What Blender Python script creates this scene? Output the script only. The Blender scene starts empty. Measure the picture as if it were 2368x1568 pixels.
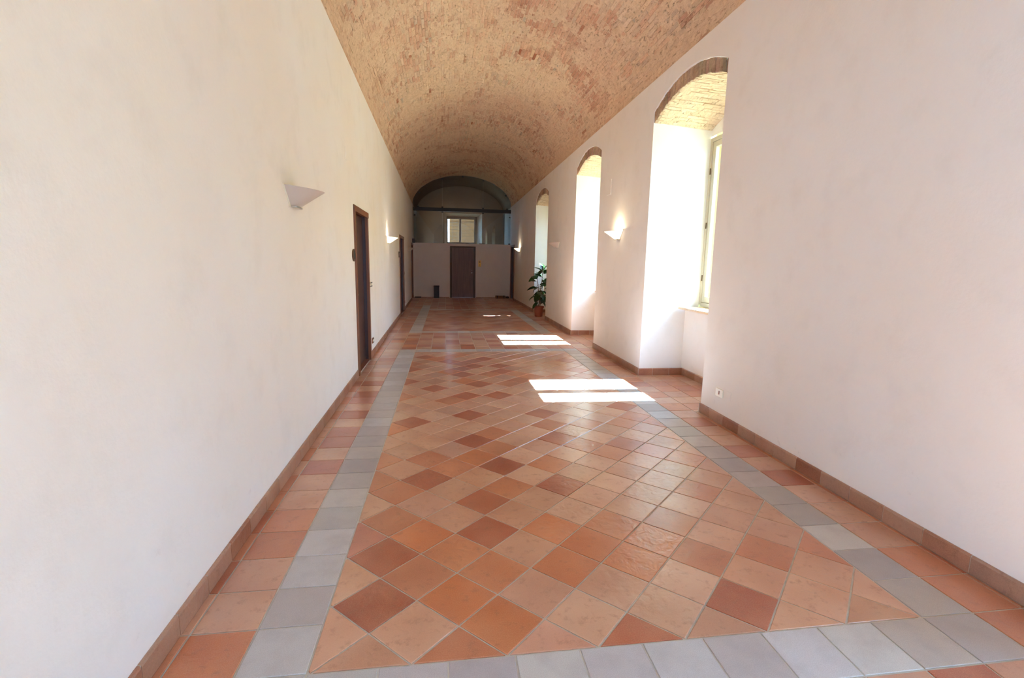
import bpy, bmesh, math, random
from mathutils import Vector, Matrix, noise
R = random.Random(11)
C = bpy.context.scene.collection
S = bpy.context.scene
PI = math.pi

# ---------------------------------------------------------------- camera, sky, sun, exposure
def vec(*a): return Vector(a)
YAW, PITCH, ROLL = 0.13793, 0.15537, 0.01825
CAM = vec(0.5102, -1.6513, 1.5049)
fw = vec(math.sin(YAW)*math.cos(PITCH), math.cos(YAW)*math.cos(PITCH), -math.sin(PITCH))
r0 = vec(math.cos(YAW), -math.sin(YAW), 0); u0 = r0.cross(fw)
rt = math.cos(ROLL)*r0+math.sin(ROLL)*u0; up = -math.sin(ROLL)*r0+math.cos(ROLL)*u0
cd = bpy.data.cameras.new('camera'); cam = bpy.data.objects.new('camera', cd); C.objects.link(cam)
cd.sensor_width = 36; cd.lens = 1120.28/2368*36; cd.clip_start = .05; cd.clip_end = 200
cam.matrix_world = Matrix(((rt.x, up.x, -fw.x, CAM.x), (rt.y, up.y, -fw.y, CAM.y), (rt.z, up.z, -fw.z, CAM.z), (0, 0, 0, 1)))
S.camera = cam
def pix(p):
    d = Vector(p)-CAM; z = d.dot(fw)
    if z < .05: return None
    return (1184+1120.28*d.dot(rt)/z, 784-1120.28*d.dot(up)/z)
def unpix(u, v, z=0):
    d = rt*((u-1184)/1120.28)-up*((v-784)/1120.28)+fw
    t = (z-CAM.z)/d.z; return CAM+d*t
def parea(pts):
    q = [pix(p) for p in pts]
    if any(a is None for a in q): return 0
    cx = sum(a[0] for a in q)/len(q); cy = sum(a[1] for a in q)/len(q)
    if not (-60 < cx < 2430 and -60 < cy < 1630): return 0
    return abs(sum(q[i][0]*q[(i+1) % len(q)][1]-q[(i+1) % len(q)][0]*q[i][1] for i in range(len(q))))/2

world = bpy.data.worlds.new('sky'); S.world = world; world.use_nodes = True
bg = world.node_tree.nodes['Background']; bg.inputs[0].default_value = (.30, .59, 1, 1); bg.inputs[1].default_value = 26.0
sl = bpy.data.lights.new('sun', 'SUN'); sl.energy = 150; sl.angle = .006; sl.color = (.445, .70, 1.0)
sun = bpy.data.objects.new('sun', sl); C.objects.link(sun)
sun.rotation_euler = vec(-1, .025, -1.165).to_track_quat('-Z', 'Y').to_euler(); sun.location = (12, 4, 14)
S.view_settings.view_transform = 'Standard'; S.view_settings.look = 'None'; S.view_settings.gamma = 1
S.view_settings.use_curve_mapping = False
S.view_settings.exposure = 0.13
S.cycles.diffuse_bounces = 8; S.cycles.max_bounces = 14; S.cycles.glossy_bounces = 4; S.cycles.transparent_max_bounces = 12
S.cycles.sample_clamp_indirect = 12; S.cycles.caustics_reflective = False; S.cycles.caustics_refractive = False

# ---------------------------------------------------------------- materials
def lin(c):
    f = lambda v: (v/255/12.92) if v/255 <= .04045 else ((v/255+.055)/1.055)**2.4
    return (f(c[0]), f(c[1]), f(c[2]), 1)
class N:
    def __init__(s, name):
        s.m = bpy.data.materials.new(name); s.m.use_nodes = True; s.t = s.m.node_tree; s.b = s.t.nodes['Principled BSDF']
    def n(s, k, **kw):
        a = s.t.nodes.new(k)
        for i, v in kw.items():
            if i.startswith('_'): setattr(a, i[1:], v)
            else:
                kk = int(i[1:]) if i[0] == 'i' and i[1:].isdigit() else i.replace('_', ' ')
                if hasattr(v, 'is_output'): s.t.links.new(v, a.inputs[kk])
                else: a.inputs[kk].default_value = v
        return a
    def link(s, a, b): s.t.links.new(a, b)
    def pos(s): return s.n('ShaderNodeNewGeometry').outputs['Position']
    def noise(s, scale, detail=4, rough=.55, vec=None, out='Fac'):
        return s.n('ShaderNodeTexNoise', Vector=vec or s.pos(), Scale=scale, Detail=detail, Roughness=rough).outputs[out]
    def ramp(s, f, stops):
        a = s.n('ShaderNodeValToRGB', Fac=f); e = a.color_ramp.elements
        while len(e) < len(stops): e.new(.5)
        for q, (p, c) in zip(e, stops): q.position = p; q.color = c if len(c) == 4 else (*c, 1)
        return a.outputs[0]
    def mix(s, f, a, b, mode='MIX'):
        m = s.n('ShaderNodeMix', _data_type='RGBA', _blend_type=mode); ins = [i for i in m.inputs if i.enabled]
        for sock, v in zip((m.inputs[0], m.inputs[6], m.inputs[7]), (f, a, b)):
            if hasattr(v, 'is_output'): s.link(v, sock)
            else: sock.default_value = v
        return m.outputs[2]
    def math(s, op, a, b=0., c=0.): return s.n('ShaderNodeMath', _operation=op, i0=a, i1=b, i2=c).outputs[0]
    def bump(s, h, dist=.01, strength=1.0):
        b = s.n('ShaderNodeBump', Height=h, Distance=dist, Strength=strength); s.link(b.outputs[0], s.b.inputs['Normal'])
def g(v): return (v, v, v, 1)
def simple(name, col, rough=.6, metal=0, bump=0, bscale=60, var=.0, vs=8, **kw):
    m = N(name); c = lin(col)
    if var:
        cc = m.ramp(m.noise(vs, 5), [(.3, tuple(x*(1-var) for x in c[:3])), (.7, tuple(min(1, x*(1+var)) for x in c[:3]))])
        m.link(cc, m.b.inputs['Base Color'])
    else: m.b.inputs['Base Color'].default_value = c
    m.b.inputs['Roughness'].default_value = rough; m.b.inputs['Metallic'].default_value = metal
    for k, v in kw.items(): m.b.inputs[k.replace('_', ' ')].default_value = v
    if bump: m.bump(m.noise(bscale, 4), bump)
    return m.m

def plaster(name, col, warm):
    m = N(name)
    a = m.noise(.7, 3, .5); b = m.noise(3.2, 6, .6); c = m.noise(46, 3, .6)
    col1 = m.mix(m.ramp(a, [(.35, g(0)[:3]), (.65, g(1)[:3])]), lin(col), lin(warm))
    col2 = m.mix(m.math('MULTIPLY', m.ramp(b, [(.52, g(0)[:3]), (.75, g(1)[:3])]), .22), col1, lin((216, 208, 200)))
    # small scuffs low on the wall
    z = m.n('ShaderNodeSeparateXYZ', Vector=m.pos()).outputs[2]
    low = m.n('ShaderNodeMapRange', Value=z, i1=0.05, i2=.6, i3=1., i4=0.).outputs[0]
    sc = m.math('MULTIPLY', m.ramp(m.noise(9, 8, .75), [(.62, g(0)[:3]), (.70, g(1)[:3])]), m.math('MULTIPLY_ADD', low, .16, .03))
    col3 = m.mix(sc, col2, lin((150, 135, 122)))
    m.link(col3, m.b.inputs['Base Color']); m.b.inputs['Roughness'].default_value = .78
    m.b.inputs['Specular IOR Level'].default_value = .35
    m.bump(m.math('ADD', m.math('MULTIPLY', c, .25), m.math('MULTIPLY', m.noise(4, 5), 1.0)), .012, .35)
    return m.m
M = {}
M['plaster'] = plaster('cream_plaster', (243, 240, 237), (243, 236, 228))
M['plaster_end'] = plaster('partition_plaster', (238, 226, 216), (234, 220, 208))

def tilemat(name, src, kind):
    m = N(name); p = m.pos()
    if src == 'object':
        oi = m.n('ShaderNodeObjectInfo'); base = oi.outputs['Color']; rnd = oi.outputs['Random']
    else:
        at = m.n('ShaderNodeAttribute', _attribute_name='tint'); base = at.outputs['Color']; rnd = at.outputs['Alpha']
    off = m.n('ShaderNodeVectorMath', _operation='ADD', i0=p, i1=m.n('ShaderNodeCombineXYZ', X=m.math('MULTIPLY', rnd, 37.), Y=m.math('MULTIPLY', rnd, 91.)).outputs[0]).outputs[0]
    if kind == 'grey':
        c = m.mix(m.ramp(m.noise(330, 2, .6, off), [(.36, g(0)[:3]), (.62, g(1)[:3])]), base, m.mix(1., base, lin((232, 230, 228)), 'MULTIPLY'))
        c = m.mix(m.math('MULTIPLY', m.ramp(m.noise(7, 5, .6, off), [(.45, g(0)[:3]), (.7, g(1)[:3])]), .35), c, lin((150, 138, 136)))
        m.link(c, m.b.inputs['Base Color'])
        m.link(m.n('ShaderNodeMapRange', Value=m.noise(10, 3, .5, off), i3=.32, i4=.46).outputs[0], m.b.inputs['Roughness'])
        m.bump(m.math('ADD', m.noise(6, 3, .5, off), m.math('MULTIPLY', m.noise(150, 2, .5, off), .03)), .003, .4)
    else:
        blot = m.ramp(m.noise(4.5, 3, .5, off), [(.30, g(0)[:3]), (.72, g(1)[:3])])
        c = m.mix(m.math('MULTIPLY', blot, .5), base, m.mix(.55, base, lin((212, 160, 128))))
        gr = m.ramp(m.noise(3.2, 1, .4, off), [(.3, g(0)[:3]), (.72, g(1)[:3])])
        c = m.mix(m.math('MULTIPLY', gr, .5), c, m.mix(1., c, lin((214, 176, 160)), 'MULTIPLY'))
        sp = m.ramp(m.noise(17, 6, .7, off), [(.54, g(0)[:3]), (.70, g(1)[:3])])
        c = m.mix(m.math('MULTIPLY', sp, .45), c, lin((124, 82, 62)))
        fine = m.ramp(m.noise(230, 2, .5, off), [(.4, g(0)[:3]), (.65, g(1)[:3])])
        c = m.mix(m.math('MULTIPLY', fine, .13), c, lin((235, 190, 150)))
        m.link(c, m.b.inputs['Base Color'])
        m.link(m.n('ShaderNodeMapRange', Value=m.noise(9, 4, .6, off), i3=.29, i4=.42).outputs[0], m.b.inputs['Roughness'])
        wav = m.noise(6, 2, .45, m.n('ShaderNodeVectorMath', _operation='ADD', i0=off, i1=m.n('ShaderNodeTexNoise', Vector=off, Scale=6.).outputs['Color']).outputs[0])
        pits = m.ramp(m.noise(34, 3, .6, off), [(.22, g(0)[:3]), (.36, g(1)[:3])])
        amp = m.math('MULTIPLY_ADD', m.math('FRACT', m.math('MULTIPLY', rnd, 7.31)), .9, .15)
        m.bump(m.math('ADD', m.math('MULTIPLY', wav, amp), m.math('MULTIPLY', pits, .08)), .0062, .85)
    m.b.inputs['Specular IOR Level'].default_value = .5
    m.link(m.b.inputs['Normal'].links[0].from_socket, m.b.inputs['Coat Normal'])
    m.b.inputs['Coat Weight'].default_value = .6 if kind != 'grey' else .25; m.b.inputs['Coat Roughness'].default_value = .16
    return m.m
M['terra'] = tilemat('waxed_terracotta', 'object', 'terra'); M['terra_a'] = tilemat('waxed_terracotta_far', 'attr', 'terra')
M['grey'] = tilemat('grey_stoneware', 'object', 'grey'); M['grey_a'] = tilemat('grey_stoneware_far', 'attr', 'grey')
M['grout'] = simple('grout', (192, 184, 172), .8, bump=.001, bscale=200, var=.12, vs=20)

def brickmat(name, src, red=1.0):
    m = N(name); p = m.pos()
    if src == 'mortar':
        base = m.ramp(m.noise(9, 5, .6), [(.3, lin((214, 182, 152))), (.7, lin((236, 208, 178)))])
    elif src == 'object': base = m.n('ShaderNodeObjectInfo').outputs['Color']
    else: base = m.n('ShaderNodeAttribute', _attribute_name='tint').outputs['Color']
    lime = m.ramp(m.noise(1.1, 6, .62), [(.40, g(0)[:3]), (.62, g(1)[:3])])
    c = m.mix(m.math('MULTIPLY', lime, .82 if src != 'mortar' else .5), base, m.ramp(m.noise(20, 4), [(.3, lin((222, 188, 156))), (.7, lin((242, 212, 180)))]))
    stretch = m.n('ShaderNodeVectorMath', _operation='MULTIPLY', i0=p, i1=(1., .35, 1.)).outputs[0]
    pits = m.ramp(m.noise(34, 6, .75, stretch), [(.575, g(0)[:3]), (.68, g(1)[:3])])
    where = m.ramp(m.noise(1.7, 4, .6), [(.38, g(.15)[:3]), (.62, g(1)[:3])])
    c = m.mix(m.math('MULTIPLY', m.math('MULTIPLY', pits, where), .72), c, lin((112, 82, 64)))
    spk = m.ramp(m.noise(85, 4, .7), [(.50, g(0)[:3]), (.66, g(1)[:3])])
    c = m.mix(m.math('MULTIPLY', spk, .30), c, lin((158, 116, 90)))
    fl = m.ramp(m.noise(55, 3, .6), [(.60, g(0)[:3]), (.72, g(1)[:3])])
    c = m.mix(m.math('MULTIPLY', fl, .35), c, lin((242, 226, 206)))
    m.link(c, m.b.inputs['Base Color']); m.b.inputs['Roughness'].default_value = .9
    m.b.inputs['Specular IOR Level'].default_value = .2
    m.bump(m.math('ADD', m.noise(28, 6, .7, stretch), m.math('MULTIPLY', pits, -.5)), .02, .8)
    return m.m
M['mortar'] = brickmat('lime_mortar', 'mortar'); M['brick'] = brickmat('old_brick', 'object'); M['brick_a'] = brickmat('old_brick_joined', 'attr')

def wood(name, dark, light, rough=.45, axis=2):
    m = N(name); p = m.pos()
    sc = [22., 22., 22.]; sc[axis] = 1.2
    v = m.n('ShaderNodeVectorMath', _operation='MULTIPLY', i0=p, i1=tuple(sc)).outputs[0]
    c = m.ramp(m.noise(1.4, 6, .6, v), [(.3, lin(dark)), (.7, lin(light))])
    m.link(c, m.b.inputs['Base Color']); m.b.inputs['Roughness'].default_value = rough
    m.bump(m.noise(2, 5, .6, v), .002, .5); return m.m
M['wood_frame'] = wood('brown_wood_casing', (112, 66, 40), (142, 86, 52), .4)
M['wood_leaf'] = wood('dark_wood_leaf', (66, 38, 30), (84, 50, 38), .35)
M['wood_end'] = wood('dark_panelled_wood', (112, 86, 84), (138, 108, 102), .5)
M['wood_edge'] = wood('dark_door_casing', (78, 56, 42), (96, 70, 52), .5)
M['block'] = wood('rough_block', (120, 86, 58), (160, 118, 82), .8, 0)
M['steel'] = simple('dark_steel', (44, 40, 38), .45, .3)
M['chrome'] = simple('brushed_metal', (205, 203, 198), .28, 1)
M['brass'] = simple('brass', (196, 138, 62), .35, .6)
M['bronze'] = simple('bronze', (92, 66, 44), .4, .5)
M['black'] = simple('black_plastic', (26, 24, 24), .5)
M['white_plastic'] = simple('white_plastic', (238, 230, 208), .35)
M['painted_cover'] = simple('painted_cover', (228, 212, 198), .7)
M['red_plastic'] = simple('brown_plastic', (150, 92, 66), .5)
M['winframe'] = simple('putty_painted_wood', (198, 186, 164), .5, var=.04)
M['farframe'] = simple('grey_painted_wood', (120, 112, 106), .5, var=.04)
M['sill'] = simple('beige_stone', (226, 196, 158), .4, bump=.002, bscale=30, var=.12, vs=30)
M['pot'] = simple('terracotta_plastic', (160, 78, 48), .5)
M['soil'] = simple('soil', (50, 36, 28), .95, bump=.01, bscale=80)
M['stem'] = simple('bark', (116, 88, 66), .8, var=.2, vs=40)
M['bin'] = simple('dark_bin', (62, 48, 46), .5, var=.1, vs=20)
M['ext_plaster'] = simple('yellow_render', (206, 184, 124), .9, var=.05)
M['ext_ground'] = simple('pale_gravel', (168, 150, 112), .95, var=.08, vs=2)
M['ochre'] = simple('ochre_render', (110, 68, 24), .9, var=.08, vs=3)
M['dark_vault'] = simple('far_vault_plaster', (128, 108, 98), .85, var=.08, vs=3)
M['far_wall'] = simple('far_room_plaster', (206, 192, 178), .85, var=.05, vs=2)
M['threshold'] = simple('threshold_tile', (128, 78, 56), .3, var=.1)
def leafmat():
    m = N('glossy_leaf'); c = m.ramp(m.noise(14, 3), [(.3, lin((30, 52, 22))), (.7, lin((58, 88, 34)))])
    m.link(c, m.b.inputs['Base Color']); m.b.inputs['Roughness'].default_value = .3
    m.b.inputs['Transmission Weight'].default_value = 0; m.b.inputs['Subsurface Weight'].default_value = .1
    return m.m
M['leaf'] = leafmat()
def glassmat(name, tint=(1, 1, 1, 1), extra=.0):
    m = N(name); t = m.t; t.nodes.remove(m.b)
    tr = m.n('ShaderNodeBsdfTransparent', Color=tint); gl = m.n('ShaderNodeBsdfGlossy', Roughness=.01)
    fc = m.n('ShaderNodeLayerWeight', Blend=.5).outputs['Facing']; f2 = m.math('MULTIPLY_ADD', m.math('POWER', fc, 5.), .9, .04+extra)
    mx = m.n('ShaderNodeMixShader', Fac=f2); m.link(tr.outputs[0], mx.inputs[1]); m.link(gl.outputs[0], mx.inputs[2])
    m.link(mx.outputs[0], t.nodes['Material Output'].inputs['Surface']); return m.m
M['glass'] = glassmat('window_glass', (.97, .98, .97, 1)); M['glass_far'] = glassmat('partition_glass', (.80, .80, .77, 1), .03)
def shademat(name, em, col=(245, 228, 208)):
    m = N(name); m.b.inputs['Base Color'].default_value = lin(col); m.b.inputs['Roughness'].default_value = .35
    if em: m.b.inputs['Emission Color'].default_value = (1, .80, .50, 1); m.b.inputs['Emission Strength'].default_value = em
    else: m.b.inputs['Transmission Weight'].default_value = .0
    return m.m
M['shade_off'] = shademat('satin_glass_shade', 0, (212, 198, 184)); M['shade_on'] = shademat('lit_glass_shade', 2.6)

# ---------------------------------------------------------------- helpers
def link(name, me, parent=None, m=None, loc=None):
    o = bpy.data.objects.new(name, me); C.objects.link(o)
    if m and me and not me.materials: me.materials.append(m)
    if loc is not None: o.location = loc
    if parent: o.parent = parent
    return o
def meshf(name, vs, fs, smooth=False):
    me = bpy.data.meshes.new(name); me.from_pydata([tuple(v) for v in vs], [], fs); me.update()
    if smooth: me.polygons.foreach_set('use_smooth', [True]*len(me.polygons))
    return me
def piece(name, vs, fs, m, parent=None, center=True, smooth=False):
    """mesh given in world space; origin moved to its centre; parents here sit at the world origin unless noted"""
    po = parent.matrix_world.translation if parent else vec(0, 0, 0)
    po = vec(*parent['o']) if parent is not None and 'o' in parent else po
    c = vec(0, 0, 0)
    if center:
        c = sum((Vector(v) for v in vs), vec(0, 0, 0))/len(vs)
    me = meshf(name, [Vector(v)-c for v in vs], fs, smooth)
    o = link(name, me, parent, m, c-po); o['o'] = tuple(c); return o
def thing(name, label, cat, loc, group=None):
    o = bpy.data.objects.new(name, None); C.objects.link(o); o.location = loc; o['o'] = tuple(loc)
    o.empty_display_size = .1
    o['label'] = label; o['category'] = cat
    if group: o['group'] = group
    return o
def st(name, loc=(0, 0, 0), label=None):
    o = bpy.data.objects.new(name, None); C.objects.link(o); o.location = loc; o['o'] = tuple(loc); o['kind'] = 'structure'
    if label: o['label'] = label
    return o
class B:
    def __init__(s): s.v = []; s.f = []
    def add(s, vs, fs):
        k = len(s.v); s.v += [Vector(a) for a in vs]; s.f += [[i+k for i in f] for f in fs]; return s
    def quad(s, a, b, c, d): return s.add((a, b, c, d), [(0, 1, 2, 3)])
    def box(s, x0, x1, y0, y1, z0, z1, bev=0):
        if bev:
            b = bev; bm = bmesh.new(); bmesh.ops.create_cube(bm, size=1)
            for v in bm.verts: v.co = vec((x0+x1)/2+v.co.x*(x1-x0), (y0+y1)/2+v.co.y*(y1-y0), (z0+z1)/2+v.co.z*(z1-z0))
            bmesh.ops.bevel(bm, geom=bm.edges[:], offset=b, segments=2, affect='EDGES', profile=.6)
            bm.verts.ensure_lookup_table(); s.add([v.co.copy() for v in bm.verts], [[v.index for v in f.verts] for f in bm.faces]); bm.free(); return s
        return s.add([(x, y, z) for z in (z0, z1) for y in (y0, y1) for x in (x0, x1)],
                     [(0, 2, 3, 1), (4, 5, 7, 6), (0, 1, 5, 4), (2, 6, 7, 3), (0, 4, 6, 2), (1, 3, 7, 5)])
    def tube(s, pts, r, n=8, cap=True):
        pts = [Vector(p) for p in pts]; rs = r if isinstance(r, (list, tuple)) else [r]*len(pts); rings = []
        for i, p in enumerate(pts):
            t = (pts[min(i+1, len(pts)-1)]-pts[max(i-1, 0)]).normalized(); a = t.orthogonal().normalized(); b = t.cross(a)
            if i and abs(t.dot(pt)) > .2:
                a = (pa-t*pa.dot(t)).normalized(); b = t.cross(a)
            pa, pt = a, t
            rings.append([p+(a*math.cos(k*2*PI/n)+b*math.sin(k*2*PI/n))*rs[i] for k in range(n)])
        vs = [v for q in rings for v in q]; fs = []
        for i in range(len(pts)-1):
            for k in range(n): fs.append((i*n+k, i*n+(k+1) % n, (i+1)*n+(k+1) % n, (i+1)*n+k))
        if cap: fs += [tuple(range(n))[::-1], tuple((len(pts)-1)*n+k for k in range(n))]
        return s.add(vs, fs)
    def lathe(s, c, prof, n=24, axis='z'):
        vs = []; fs = []
        for (r, h) in prof:
            for k in range(n):
                a = k*2*PI/n; x, y = r*math.cos(a), r*math.sin(a)
                vs.append(Vector(c)+(vec(x, y, h) if axis == 'z' else vec(h, x, y) if axis == 'x' else vec(x, h, y)))
        for i in range(len(prof)-1):
            for k in range(n): fs.append((i*n+k, i*n+(k+1) % n, (i+1)*n+(k+1) % n, (i+1)*n+k))
        return s.add(vs, fs)
    def out(s, name, m, parent=None, smooth=False, center=True): return piece(name, s.v, s.f, m, parent, center, smooth)
def joined(name, polys, m, parent, tints):
    """many pieces as one stuff mesh with a colour per piece"""
    vs = []; fs = []; cols = []
    for (v, f), t in zip(polys, tints):
        k = len(vs); vs += v; fs += [[i+k for i in q] for q in f]; cols += [t]*len(v)
    me = meshf(name, vs, fs); a = me.color_attributes.new('tint', 'FLOAT_COLOR', 'POINT')
    a.data.foreach_set('color', [x for c in cols for x in c]); o = link(name, me, parent, m); o['kind'] = 'stuff'; return o

# ---------------------------------------------------------------- room dimensions (metres; x across, y along)
XL = lambda y: -.559-.0139*y
XR = lambda y: 3.133+.0073*y
ZC = 3.84; YE = 19.26; YB = -4.6; TY = .25; TX = .2581; W = 10*TX; YF = 22.2
NICHE = [dict(y0=-2.05, y1=-.45), dict(y0=2.94, y1=4.62), dict(y0=6.80, y1=8.44), dict(y0=11.30, y1=13.17)]
for n in NICHE: n.update(zs=3.45 if n['y1'] < 9 else 3.38, rise=.21, c=(n['y0']+n['y1'])/2, h=(n['y1']-n['y0'])/2)
NICHE[0]['zs'] = 3.45
DOORS = [(4.80, 5.92, 2.165), (12.05, 13.52, 2.19), (17.95, 18.95, 2.20)]   # left wall
DOORR = (17.95, 19.05, 2.21)
def arch(n, y, zs, rise, h=None):
    h = h or n['h']; t = (y-n['c'])/h; rad = (h*h+rise*rise)/(2*rise)
    return zs+rise-rad+math.sqrt(max(0, rad*rad-(t*h)**2))

# ---------------------------------------------------------------- floor: grout bed, then tiles
floor = st('floor')
gb = B(); gb.quad((-2.2, YB-1, -.004), (4.1, YB-1, -.004), (4.1, YE+.0, -.004), (-2.2, YE+.0, -.004))
gb.out('grout_bed', M['grout'], floor, center=False)
def clip(poly, a, b, c):      # keep a*x+b*y<=c
    o = []
    for i in range(len(poly)):
        p, q = poly[i], poly[(i+1) % len(poly)]; dp = a*p[0]+b*p[1]-c; dq = a*q[0]+b*q[1]-c
        if dp <= 0: o.append(p)
        if (dp < 0 < dq) or (dq < 0 < dp):
            t = dp/(dp-dq); o.append((p[0]+(q[0]-p[0])*t, p[1]+(q[1]-p[1])*t))
    return o
def area(p): return abs(sum(p[i][0]*p[(i+1) % len(p)][1]-p[(i+1) % len(p)][0]*p[i][1] for i in range(len(p))))/2
def inset(poly, d):
    o = poly
    n = len(poly); s = sum(poly[i][0]*poly[(i+1) % n][1]-poly[(i+1) % n][0]*poly[i][1] for i in range(n))
    sg = 1 if s > 0 else -1
    for i in range(n):
        p, q = poly[i], poly[(i+1) % n]; ex, ey = q[0]-p[0], q[1]-p[1]; L = math.hypot(ex, ey)
        if L < 1e-6: continue
        nx, ny = sg*ey/L, -sg*ex/L
        o = clip(o, nx, ny, nx*p[0]+ny*p[1]-d)
        if len(o) < 3: return []
    return o
def clean(p):
    o = []
    for a in p:
        if not o or math.hypot(a[0]-o[-1][0], a[1]-o[-1][1]) > 5e-4: o.append(a)
    if len(o) > 1 and math.hypot(o[0][0]-o[-1][0], o[0][1]-o[-1][1]) < 5e-4: o.pop()
    return o
TAN = [(206, 160, 132), (200, 154, 127), (208, 165, 137), (197, 149, 124), (204, 156, 126)]
MID = [(194, 122, 84), (188, 116, 82), (198, 128, 92)]
ORG = [(196, 112, 66), (200, 118, 72)]
DRK = [(168, 82, 52), (162, 78, 52), (172, 88, 58)]
PNK = [(180, 112, 96), (186, 120, 102)]
GRY = [(190, 182, 178), (184, 175, 172), (196, 190, 187), (188, 177, 171), (182, 172, 168)]
tiles = []   # (kind, poly, colour, dark)
def tile(kind, poly, col):
    p = clean(inset(poly, .0038))
    if len(p) < 3 or area(p) < 6e-4: return
    tiles.append((kind, p, col))
def shade(c, v=.05):
    k = 1+R.uniform(-v, v); return lin((c[0]*k, c[1]*k, c[2]*k*(1+R.uniform(-.02, .02))))
def pick(dark=.14, mid=.22, org=.06, pnk=.05):
    r = R.random()
    for w, l in ((dark, DRK), (mid, MID), (org, ORG), (pnk, PNK)):
        if r < w: return shade(R.choice(l))
        r -= w
    return shade(R.choice(TAN))
DX, DY = .3665, .3555
OX, OY = .012, .0
dark_px = [(862,1398),(892,1281),(986,1113),(953,979),(1090,1021),(1085,964),(1128,1232),(1119,1164),(1158,1081),(1256,960),(1079,919),(1155,919),(1290,1017),(1298,1124),
           (1720,1394),(1473,1467),(1077,870),(1004,902),(1106,891),(1198,880),(1159,861),(1038,838),(1120,833),(986,829),(1152,848),(1100,848),(961,857),(951,885),(1443,938),(1740,1390)]
mid_px = [(913,1202),(990,1062),(884,1064),(871,1109),(1273,987),(1268,1075),(1413,1049),(1618,1275),(1768,1275),(1592,1132),(1038,1270),(1085,1480),(1430,981),(1900,1258),
          (994,1055),(941,923),(1194,823),(1413,1207),(1550,1202),(1040,1265),(1130,1000),(1330,1340),(1100,1310)]
org_px = [(1277,1224),(1298,1309),(1469,1292),(1050,1390),(1165,1385),(850,1310)]
def key(x, y):
    a = (x-OX)/DX; b = (y-OY)/DY; return (math.floor(a+b), math.floor(a-b))
spec = {}
for lst, nm in ((mid_px, 'm'), (org_px, 'o'), (dark_px, 'd')):
    for (u, v) in lst:
        p = unpix(u, v); spec[key(p.x, p.y)] = nm
def diag_field(y0, y1, oy, use_spec=False):
    for i in range(-60, 60):
        for j in range(-60, 60):
            # cell i<=a+b<i+1, j<=a-b<j+1
            cs = [((i+a)+(j+b), (i+a)-(j+b)) for a, b in ((0, 0), (1, 0), (1, 1), (0, 1))]
            poly = [(OX+.5*s*DX, oy+.5*d*DY) for s, d in cs]
            if max(p[1] for p in poly) < y0 or min(p[1] for p in poly) > y1 or max(p[0] for p in poly) < 0 or min(p[0] for p in poly) > W: continue
            poly = clip(poly, -1, 0, 0); poly = clip(poly, 1, 0, W) if poly else poly
            poly = clip(poly, 0, -1, -y0) if poly else poly; poly = clip(poly, 0, 1, y1) if poly else poly
            if not poly or area(poly) < 8e-4: continue
            k = spec.get((i, j)) if use_spec else None
            if k: col = shade(R.choice({'d': DRK, 'm': MID, 'o': ORG}[k]), .03)
            elif use_spec: col = pick(.0, .10, .03, .05)
            else: col = pick()
            tile('diagonal_tile', poly, col)
diag_field(0, 6.5, OY, True); diag_field(9.0, 13.75, 9.0)
def rect(x0, x1, y0, y1): return [(x0, y0), (x1, y0), (x1, y1), (x0, y1)]
lcol = {0: ORG[0], 1: TAN[1], 2: TAN[3], 3: MID[1], 4: MID[2], 5: TAN[0], 6: TAN[1], 7: PNK[0], 8: TAN[2], 9: PNK[0], 10: PNK[1], 11: TAN[2], 12: DRK[2], 13: TAN[0], 14: PNK[1], 15: DRK[2]}
rcol = {0: MID[1], 1: MID[0], 2: TAN[3], 3: TAN[0], 4: TAN[2], 5: DRK[0], 6: TAN[2], 7: PNK[0], 8: TAN[0], 9: TAN[1], 10: DRK[2], 11: TAN[3]}
checker_dark = set()
for (u, v) in [(860+a/4.736, 680+b/4.736) for a, b in ((450,457),(440,524),(420,600),(610,440),(590,498),(580,574),(745,470),(730,600),(880,437),(890,523),(1020,472),(1045,570),(1060,600),(1170,497),(1270,455),(1310,517),(1345,566),(1400,492),(1520,590),(1520,435),(1770,432))]:
    p = unpix(u, v); checker_dark.add((math.floor(p.x/TX), math.floor(p.y/TY)))
nrow0, nrow1 = int(YB/TY)-1, int(YE/TY)+1
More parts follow.
